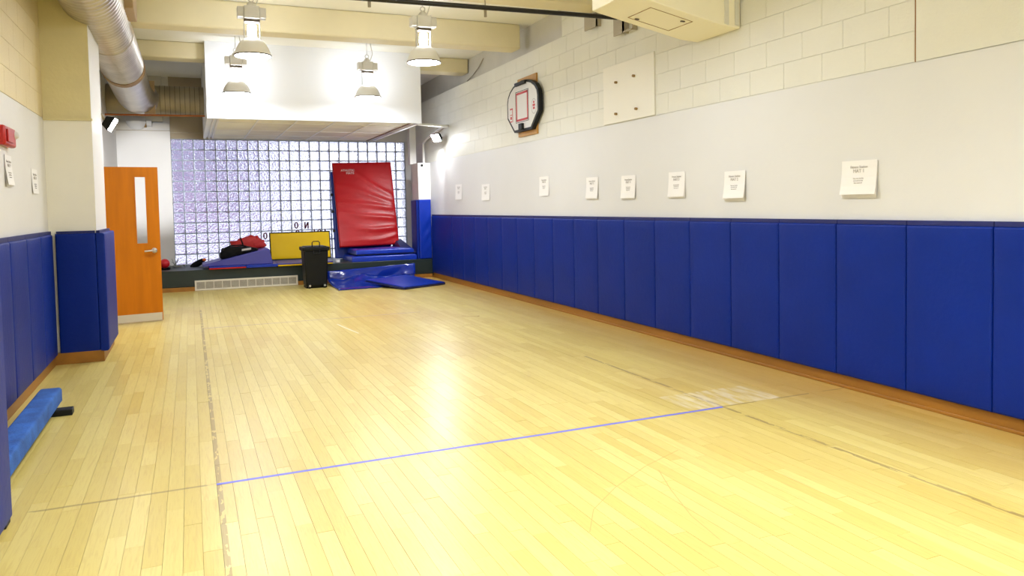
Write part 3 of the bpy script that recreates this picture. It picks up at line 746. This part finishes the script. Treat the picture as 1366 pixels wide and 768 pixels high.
# ---------------------------------------------------------------- basketball backboard
bb = thing('backboard', 'octagonal basketball backboard with black rim on a plywood board', 'backboard', (XR, 9.8, 2.8))
XB = XR-.0
box(XB-.022, 9.45, 2.39, XB+.001, 10.09, 3.22).build('plywood_board', M['ply'], bb)
def bbp(w, h):   # outline: rounded top, clipped bottom
    pts = [(-.585*w, -.16*h), (-.32*w, -.42*h), (.32*w, -.42*h), (.585*w, -.16*h), (.585*w, .10*h)]
    for i in range(1, 10):
        a = i/10*PI; pts.append((.585*w*math.cos(a), .10*h+.31*h*math.sin(a)))
    pts.append((-.585*w, .10*h)); return pts
BYC, BZC = 9.79, 2.815
def slab(pts, xa, xb, m, name):
    n = len(pts); return MB().add([(xa, BYC+p[0], BZC+p[1]) for p in pts]+[(xb, BYC+p[0], BZC+p[1]) for p in pts],
        [tuple(range(n)), tuple(reversed(range(n, 2*n)))]+[(i, (i+1) % n, n+(i+1) % n, n+i) for i in range(n)]).build(name, M[m], bb)
slab(bbp(.93, .86), XB-.085, XB-.023, 'black', 'rim')
slab(bbp(.86, .78), XB-.090, XB-.084, 'bbwhite', 'board_face')
def fr(name, m, y0, y1, z0, z1, t, xf):
    MB().box(xf, y0, z0, xf+.002, y1, z0+t).box(xf, y0, z1-t, xf+.002, y1, z1).box(xf, y0, z0, xf+.002, y0+t, z1).box(xf, y1-t, z0, xf+.002, y1, z1).build(name, M[m], bb)
fr('target_square', 'bbred', BYC-.205, BYC+.205, BZC-.215, BZC+.19, .03, XB-.0925)
fr('target_outline', 'black', BYC-.225, BYC+.225, BZC-.233, BZC+.208, .007, XB-.0925)
ringm = MB().lathe([(.085, 0), (.095, 0)], n=24)
ringm.v = [(XB-.0915, BYC-.40+p[0]*.9, BZC-.06+p[1]*1.1) for p in ringm.v]; ringm.build('logo_ring', M['ink'], bb)
MB().box(XB-.0925, BYC-.43, BZC-.10, XB-.0905, BYC-.37, BZC-.07).box(XB-.0925, BYC-.44, BZC-.06, XB-.0905, BYC-.36, BZC-.03).box(XB-.0925, BYC-.42, BZC-.02, XB-.0905, BYC-.38, BZC+.01).build('logo_mark', M['bbred'], bb)
MB().box(XB-.0925, BYC+.33, BZC-.20, XB-.0905, BYC+.345, BZC-.0).box(XB-.0925, BYC+.345, BZC-.02, XB-.0905, BYC+.43, BZC-.0).box(XB-.0925, BYC+.36, BZC-.10, XB-.0905, BYC+.43, BZC-.09).box(XB-.0925, BYC+.36, BZC-.2, XB-.0905, BYC+.43, BZC-.185).box(XB-.0925, BYC+.37, BZC-.16, XB-.0905, BYC+.42, BZC-.12).build('red_lettering', M['bbred'], bb)
box(XB-.12, BYC-.16, BZC+.285, XB-.085, BYC+.20, BZC+.335).build('top_clamp', M['black'], bb, bevel=.008)
box(XB-.13, BYC-.06, BZC-.345, XB-.09, BYC+.06, BZC-.255).build('rim_mount', M['black'], bb, bevel=.006)

# painted board with bolts on the right wall
pt = thing('wall_patch', 'cream painted board with four bolts beside the backboard', 'board', (XR, 7.1, 2.6))
box(XR-.012, 6.61, 2.31, XR+.003, 7.65, 2.96).build('board', M['patch'], pt, bevel=.003)
for (yy, zz) in ((7.347, 2.757), (6.98, 2.771), (7.356, 2.408), (6.94, 2.414)):
    MB().tube([(XR-.012, yy, zz), (XR-.04, yy, zz)], .014, 8).build('bolt', M['tape_brown'], pt, smooth=True)

# ---------------------------------------------------------------- things on and before the ledge
ZT = LEDGE_Z
# folding mat with coloured panels
fm = thing('folding_mat', 'folded blue and yellow panel mat lying flat under the wedge', 'mat', (1.2, 14.9, ZT))
for i, (a, b, m_, e) in enumerate(((.27, .90, 'blue2', 'red'), (.90, 1.45, 'blue2', 'blue2'), (1.45, 2.45, 'violet', 'yellow'))):
    pn = box(a+.003, 14.37, ZT+.028, b-.003, 15.55, ZT+.052).build('panel', M[m_], fm, bevel=.006)
    box(a+.003, 14.365, ZT+.002, b-.003, 15.54, ZT+.027).build('lower_panel', M[e], fm, bevel=.005)
ZM = ZT+.0525
# wedge
wd = prism(MB(), [(.17, ZM), (1.37, ZM), (1.31, .70), (1.27, .705), (.17, ZM+.035)], 14.42, 15.17).build('wedge_mat', M['violet'], bevel=.012)
tag(wd, 'violet blue foam wedge on the ledge under the two bags', 'wedge mat')
def wz(x): return ZM+.035+(x-.17)*(.705-ZM-.035)/1.10
# bags
def lump(c, r, ang=0, p=2.6, noise=.06, seed=1, n=24, flat=None):
    rr = random.Random(seed); ph = [rr.uniform(0, 6) for _ in range(6)]; mb = MB(); N2 = n//2
    def sp(v): return math.copysign(abs(v)**(2/p), v)
    ca, sa = math.cos(ang), math.sin(ang)
    for i in range(N2+1):
        la = -PI/2+PI*i/N2
        for k in range(n):
            lo = 2*PI*k/n
            x_, y_, z_ = sp(math.cos(la))*sp(math.cos(lo)), sp(math.cos(la))*sp(math.sin(lo)), sp(math.sin(la))
            q = 1+noise*(math.sin(5*x_+ph[0])*math.sin(4*z_+ph[1])+.6*math.sin(9*y_+ph[2]+3*x_)+.5*math.sin(13*x_+ph[3]))
            x_, y_, z_ = x_*r[0]*q, y_*r[1]*q, z_*r[2]*(q if z_ > 0 else 1)
            mb.v.append((c[0]+x_*ca-z_*sa, c[1]+y_, c[2]+x_*sa+z_*ca))
    for i in range(N2):
        for k in range(n):
            k2 = (k+1) % n; mb.f.append((i*n+k, i*n+k2, (i+1)*n+k2, (i+1)*n+k))
    return mb
def loft(prof, y0, y1, ns=14, amp=.012, seed=1, sub=6):
    """soft bag: a closed x-z outline carried along y, drawn in and rounded at both ends"""
    rr = random.Random(seed); ph = [rr.uniform(0, 6) for _ in range(5)]; pts = []; n0 = len(prof)
    for i in range(n0):
        p0, p1, p2, p3 = (Vector(prof[(i+k-1) % n0]) for k in range(4))
        for k in range(sub):
            t = k/sub
            pts.append(.5*((2*p1)+(p2-p0)*t+(2*p0-5*p1+4*p2-p3)*t*t+(3*p1-p0-3*p2+p3)*t**3))
    c = sum(pts, Vector((0, 0)))/len(pts); zb = min(p.y for p in pts); n = len(pts); mb = MB()
    for j in range(ns+1):
        u = -1+2*j/ns; k = (1-abs(u)**3.2)**.5 if abs(u) < 1 else 0
        k = max(k, .02)
        for q, p in enumerate(pts):
            w = amp*(math.sin(9*p.x*6+ph[0]+2*u)*math.sin(5*u+ph[1])+.7*math.sin(14*p.y*5+ph[2]+4*u)+.6*math.sin(q*.9+ph[3]-3*u))
            d = (p-c); d = d*(k*.35+.65 if k > .03 else .3)
            up_ = 1 if p.y > zb+.06 else .0
            mb.v.append((c.x+d.x+w*up_*d.x*4, (y0+y1)/2+(y1-y0)/2*(1-(1-abs(u))**1.4)*math.copysign(1, u), max(c.y+d.y+w*up_, 0 if p.y > zb else p.y)))
    for j in range(ns):
        for k in range(n):
            k2 = (k+1) % n; mb.f.append((j*n+k, j*n+k2, (j+1)*n+k2, (j+1)*n+k))
    mb.f.append(tuple(reversed(range(n)))); mb.f.append(tuple(ns*n+k for k in range(n)))
    return mb
bkb = thing('duffel_bag', 'black duffel bag with a pale label lying on the wedge', 'bag', (.75, 14.8, .6))
loft([(.49, wz(.49)+.006), (.80, wz(.80)+.006), (1.12, wz(1.12)+.006), (1.10, .70), (.98, .745), (.80, .75), (.60, .745), (.51, .70)], 14.50, 14.90, seed=3, amp=.006).build('body', M['bagblack'], bkb, smooth=True)
MB().hexa([(.84, 14.495, .675), (1.00, 14.495, .695), (1.00, 14.53, .695), (.84, 14.53, .675), (.84, 14.50, .71), (1.00, 14.50, .73), (1.00, 14.54, .73), (.84, 14.54, .71)]).build('label_patch', M['ink'], bkb)
MB().tube([(.56, 14.62, .735), (.66, 14.60, .775), (.84, 14.60, .778), (.94, 14.62, .745)], .012, 8).build('handle_strap', M['bagblack'], bkb, smooth=True)
rb = thing('sports_bag', 'crumpled red nylon bag on top of the wedge behind the black bag', 'bag', (1.0, 15.0, .7))
loft([(.70, wz(.70)+.006), (1.0, wz(1.0)+.006), (1.26, wz(1.26)+.006), (1.31, .735), (1.25, .82), (1.16, .90), (1.06, .925), (.92, .895), (.78, .84), (.68, .80)], 14.93, 15.15, seed=9, amp=.012).build('body', M['redbag'], rb, smooth=True)
MB().tube([(.90, 14.925, .72), (.88, 14.925, .80), (.86, 14.95, .865), (.86, 15.03, .895)], .013, 8).build('black_strap', M['bagblack'], rb, smooth=True)
po = thing('pouch', 'small dark pouch with an orange tip behind the wedge toe', 'pouch', (.12, 15.3, ZT))
lump((.10, 15.36, ZT+.06), (.15, .06, .055), .5, 2.4, .05, 4, 16).build('body', M['bagblack'], po, smooth=True)
lump((.215, 15.33, ZT+.125), (.035, .04, .03), .3, 2.2, .03, 4, 12).build('tip', M['orange'], po, smooth=True)
# ball on black dish
bl = thing('ball', 'red rubber ball resting in a black dish beside the door', 'ball', (-.46, 14.9, ZT))
MB().lathe([(.0, -.085)]+[(.085*math.cos(a), .085*math.sin(a)) for a in [-PI/2+PI*i/16 for i in range(1, 16)]]+[(.0, .085)], c=(-.455, 14.95, ZT+.112), n=28).build('ball_body', M['ball'], bl, smooth=True)
di = tag(MB().lathe([(0, 0), (.085, 0), (.10, .035), (.093, .035), (.08, .012), (0, .012)], c=(-.455, 14.95, ZT), n=24).build('dish', M['black'], smooth=True), 'black dish under the red ball on the ledge', 'dish')
tc = MB(); rr = random.Random(5)
for i in range(7):
    a = rr.uniform(0, 6); r = rr.uniform(.04, .13); cx, cy_ = -.26+rr.uniform(-.04, .06), 15.35+rr.uniform(-.1, .1)
    tc.tube([(cx+r*math.cos(a+k*.7), cy_+r*.6*math.sin(a+k*.7), ZT+.008+.03*abs(math.sin(k*1.1+i))) for k in range(8)], .006, 6)
tag(tc.build('cord_tangle', M['cordgrey'], smooth=True), 'tangle of grey cord on the ledge beside the red ball', 'cord')
tw = MB()
for i in range(9):
    a = rr.uniform(-.5, .5); tw.tube([(-.30, 15.55, ZT), (-.30+a*.06, 15.55, ZT+.07), (-.30+a*.16, 15.55+rr.uniform(-.04, .04), ZT+.10+rr.random()*.06)], .004, 5)
tag(tw.build('dry_twigs', M['cordgrey']), 'small grey twig sprig on the ledge at the window\'s left end', 'twigs')

# yellow mat
ym = thing('upright_mat', 'yellow mat with black edges standing on the ledge behind the bin', 'mat', (1.97, 15.3, ZM))
yd = Vector((0, .10, .53)).normalized(); yn = Vector((0, -1, 0)); yn = (yn - yd*yn.dot(yd)).normalized()
MB().cushion((1.415, 15.30, ZM+.012), (1,0,0), yd, yn, 1.14, .52, .05, 12, 8, .02, lambda s, t: .006*math.sin(PI*s)*math.sin(PI*t)+.004*math.sin(9*s+5*t)).build('panel', M['yellow'], ym, smooth=True)
eb = MB(); o0 = Vector((1.415, 15.30, ZM+.012))
def edge_strip(a0, a1, b0, b1):
    p = [o0+Vector((a, 0, 0))+yd*b+yn*t for t in (-.004, .047) for (a, b) in ((a0, b0), (a1, b0), (a1, b1), (a0, b1))]
    eb.hexa(p)
edge_strip(-.012, 1.152, .515, .535); edge_strip(-.012, 1.152, -.010, .006); edge_strip(-.012, .006, 0, .52); edge_strip(1.134, 1.152, 0, .52)
eb.build('black_binding', M['black'], ym)

# folded blue mats stack at the right end of the ledge
s1 = tag(MB().cushion((2.84, 14.55, ZT+.001), (1,0,0), (0,1,0), (0,0,1), 1.29, .95, .105, 10, 8, .03, lambda s, t: .01*math.sin(PI*s)*math.sin(5*t)).build('folded_mat', M['blue2'], smooth=True), 'lower folded blue mat of the pair under the red mat', 'mat', 'folded blue mats on the ledge')
s2 = MB().cushion((2.93, 14.58, ZT+.142), (1,0,0), (0,1,0), (0,0,1), 1.15, .92, .085, 16, 8, .03, lambda s, t: .014*math.sin(PI*s)*math.cos(PI*t*.6)-.006*math.sin(7*s)).build('folded_mat', M['blue2'], smooth=True)
tag(s2, 'upper folded blue mat of the pair, bulging under the red mat', 'mat', 'folded blue mats on the ledge')
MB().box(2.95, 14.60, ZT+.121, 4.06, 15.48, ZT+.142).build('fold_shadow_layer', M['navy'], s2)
MB().hexa([(3.84, 14.75, ZT+.215), (4.135, 14.60, ZT+.12), (4.14, 15.35, ZT+.12), (3.84, 15.40, ZT+.215), (3.86, 14.80, ZT+.255), (4.15, 14.64, ZT+.155), (4.02, 15.36, ZT+.39), (3.90, 15.40, ZT+.37)]).build('corner_flap', M['navy'], s2, bevel=.01)
# red mat leaning on the window
c00, c10 = Vector((2.745, 15.33, .618)), Vector((3.975, 15.30, .640)); c01 = Vector((2.79, 15.80, 2.345))
ru = (c10-c00).normalized(); rv = (c01-c00); rv = (rv-ru*rv.dot(ru)); RH = rv.length; rv.normalize(); rn = rv.cross(ru).normalized()
if rn.y > 0: rn = -rn
def red_fn(s, t):
    d = 0
    for (t0, amp, k, w, tilt) in ((.07, .016, .6, .022, -.03), (.20, .024, 1.1, .028, .10), (.34, .022, 1.4, .026, .16), (.47, .020, 1.6, .028, .14), (.60, .016, 1.4, .03, .30), (.78, .014, 1.3, .03, .55)):
        tc_ = t0+tilt*(.55-s)+.09*max(0, s-.6)**1.2+.012*math.sin(6*s+9*t0)
        am = amp*(.25+.75*min(1, max(0, (s*1.3)))**k)
        d += am*math.exp(-((t-tc_)/w)**2)
    return d + .006*math.sin(PI*s)
rm = thing('crash_mat', 'creased red vinyl mat leaning on the glass blocks', 'mat', tuple(c00))
MB().cushion(c00, ru, rv, rn, 1.225, RH, .055, 30, 60, .03, red_fn).build('cover', M['red'], rm, smooth=True)
mwl = frame_mw(c00+ru*.30+rv*(RH-.20)+rn*.068, ru, rv)
text('print', 'ATHLETIC', .062, mwl, M['paper'], rm)
mwl = frame_mw(c00+ru*.345+rv*(RH-.262)+rn*.068, ru, rv)
text('print', 'MATS', .066, mwl, M['paper'], rm)
bmat = thing('standing_mat', 'blue mat standing behind the red mat, only its edge showing', 'mat', (2.69, 15.6, ZT))
bv = Vector((0, .27, 1.75)).normalized(); bn = Vector((0, -1, 0)); bn = (bn-bv*bn.dot(bv)).normalized()
MB().cushion((2.70, 15.60, ZT+.02), (1,0,0), bv, bn, 1.18, 1.80, .05, 6, 10, .02).build('cover', M['blue2'], bmat, smooth=True)
for hh in (.55, .95, 1.30): MB().hexa([tuple(Vector((2.685, 15.60, ZT+.01))+bv*b+bn*t+Vector((a, 0, 0))) for b, dummy in ((hh, 0), (hh+.05, 0)) for (a, t) in ((0, 0), (.04, 0), (.04, .055), (0, .055))]).build('strap', M['black'], bmat)
tr = tag(MB().lathe([(.02, 0), (.045, 0), (.045, .045), (.02, .045), (.02, 0)], c=(2.60, 14.75, ZT+.001), n=20).build('tape_roll', M['paper'], smooth=True), 'small white tape roll on the ledge beside the folded mats', 'tape roll')

# bin
bn_ = thing('wheeled_bin', 'tall black wheeled bin standing before the yellow mat', 'bin', (2.03, 13.85, 0))
def taper(mb, cx, cy_, w0, d0, w1, d1, z0, z1):
    return mb.hexa([(cx-w0/2, cy_-d0/2, z0), (cx+w0/2, cy_-d0/2, z0), (cx+w0/2, cy_+d0/2, z0), (cx-w0/2, cy_+d0/2, z0), (cx-w1/2, cy_-d1/2, z1), (cx+w1/2, cy_-d1/2, z1), (cx+w1/2, cy_+d1/2, z1), (cx-w1/2, cy_+d1/2, z1)])
bx0, by0 = 2.035, 13.87
taper(MB(), bx0, by0, .37, .38, .425, .44, .03, .68).build('body', M['black'], bn_, bevel=.03, seg=3)
taper(MB(), bx0, by0, .465, .48, .475, .49, .665, .735).build('lid_rim', M['black'], bn_, bevel=.015)
taper(MB(), bx0, by0, .38, .40, .36, .38, .735, .748).build('lid', M['black'], bn_, bevel=.006)
def loop_handle(y, zb, zt, w, name):
    MB().tube([(bx0-w/2, y, zb), (bx0-w/2, y, zt-.02), (bx0-w/2+.02, y, zt), (bx0+w/2-.02, y, zt), (bx0+w/2, y, zt-.02), (bx0+w/2, y, zb)], .009, 8).build(name, M['black'], bn_, smooth=True)
loop_handle(by0-.2, .74, .835, .13, 'pull_handle')
fh = MB().tube([(bx0-.055, by0-.235, .68), (bx0-.05, by0-.265, .62), (bx0+.05, by0-.265, .62), (bx0+.055, by0-.235, .68)], .011, 8).build('grip', M['black'], bn_, smooth=True)
for s in (-1, 1):
    wh = MB().tube([(bx0+s*.13-.02, by0-.20, .045), (bx0+s*.13+.02, by0-.20, .045)], .045, 16).build('wheel', M['black'], bn_, smooth=True)
    MB().tube([(bx0+s*.13, by0-.247, .05), (bx0+s*.13, by0-.243, .05)], .018, 10).build('hub', M['steel'], wh)
taper(MB(), bx0, by0+.02, .36, .34, .36, .36, .0, .03).build('base', M['black'], bn_)

# crumpled mat on the floor against the ledge
def crumple():
    nu, nv = 70, 44; mb = MB(); th = .03
    def P(s, t):
        xw = (2.30+1.62*s)*(1-t)+(2.33+1.69*s)*t
        y_floor = 13.02+.16*s; run = 14.36-y_floor-.13; zt = .235+.07*s
        if t < .62: yy, zz, nn = y_floor+run*t/.62, .004, Vector((0, 0, 1))
        else:
            q = (t-.62)/.38; a = min(1, q*2.2)*PI/2
            yy = y_floor+run+.10*math.sin(a); zz = .004+zt*q**1.35; nn = Vector((0, -math.sin(a), math.cos(a)))
        w = max(0, 1-abs(t-.66)/.34)
        tri = lambda x: abs((x/PI) % 2-1)
        cr = w*(.10*tri(8*s+5.0*t)**1.5+.06*tri(15*s-11*t+1)**1.3+.03*tri(24*s+9*t))
        return Vector((xw, yy, zz)) + nn*max(0, cr), nn
    for side in (1, 0):
        for j in range(nv+1):
            for i in range(nu+1):
                p, n = P(i/nu, j/nv); e = min(i, nu-i, j, nv-j); tt = th if e > 0 else th*.6
                mb.v.append(tuple(p+n*(tt if side else 0)))
    q = (nu+1)*(nv+1)
    for j in range(nv):
        for i in range(nu):
            a = j*(nu+1)+i; mb.f.append((a, a+1, a+nu+2, a+nu+1)); mb.f.append((q+a, q+a+nu+1, q+a+nu+2, q+a+1))
    loop = [i for i in range(nu+1)]+[j*(nu+1)+nu for j in range(1, nv+1)]+[nv*(nu+1)+i for i in range(nu-1, -1, -1)]+[j*(nu+1) for j in range(nv-1, 0, -1)]
    for i in range(len(loop)):
        a, b = loop[i], loop[(i+1) % len(loop)]; mb.f.append((a, q+a, q+b, b))
    return mb
tag(crumple().build('crumpled_mat', M['gloss_blue'], smooth=True), 'crumpled shiny blue mat on the floor slumped against the ledge', 'mat')
F_, R_, L_ = Vector((3.32, 12.50, .004)), Vector((4.18, 12.93, .004)), Vector((3.03, 13.52, .085))
mu = (R_-F_); MWd = mu.length; mu.normalize(); mvv = L_-F_; mvv = mvv-mu*mvv.dot(mu); MH = mvv.length; mvv.normalize(); mn = mu.cross(mvv)
fmm = tag(MB().cushion(F_, mu, mvv, mn, MWd, MH, .05, 10, 10, .016, lambda s, t: .004*math.sin(6*s)*math.sin(5*t)).build('floor_mat', M['blue2'], smooth=True), 'flat blue mat lying askew over the crumpled mat by the right wall', 'mat')
mb = MB(); 
for (a0, a1, b0, b1) in ((-.003, MWd+.003, -.004, .004), (-.004, .004, 0, MH), (MWd-.004, MWd+.004, 0, MH)):
    mb.hexa([tuple(F_+mu*a+mvv*b+mn*t) for t in (.002, .034) for (a, b) in ((a0, b0), (a1, b0), (a1, b1), (a0, b1))])
mb.build('navy_edge', M['navy'], fmm)

# balance beam
bb_ = thing('balance_beam', 'low balance beam covered in blue suede beside the left wall', 'balance beam', (-.98, 5, 0))
MB().cushion((-1.05, 3.92, .05), (0,1,0), (1,0,0), (0,0,1), 2.40, .14, .10, 30, 4, .02, lambda s, t: .0).build('beam_body', M['carpet'], bb_, smooth=True)
box(-1.03, 3.94, .036, -.93, 6.30, .05).build('underside', M['black'], bb_)
for yy in (4.0, 6.07): box(-1.12, yy-.045, 0.001, -.81, yy+.045, .045).build('foot', M['black'], bb_, bevel=.005)

# ---------------------------------------------------------------- outside the glass blocks
tag(box(-14, YF+.35, -.4, 20, 40, .0).build('ground', M['pave']), kind='structure')
bo = thing('street_building', 'blurred lilac building seen through the glass blocks', 'building', (-3, 26, 0))
box(-16, 26, 0, 2.2, 30, 7.5).build('wall', M['facade'], bo)
box(2.2, 28, 0, 22, 32, 5.0).build('pale_wing', M['facade2'], bo)
box(-16, 25.9, 1.3, 1.8, 26, 1.9).build('brick_band', M['fred'], bo)
for i in range(8):
    for k in range(2):
        box(-13.5+i*2.0, 25.95, 2.3+k*2.5, -12.2+i*2.0, 26.02, 3.8+k*2.5).build('window', M['fwin'], bo)
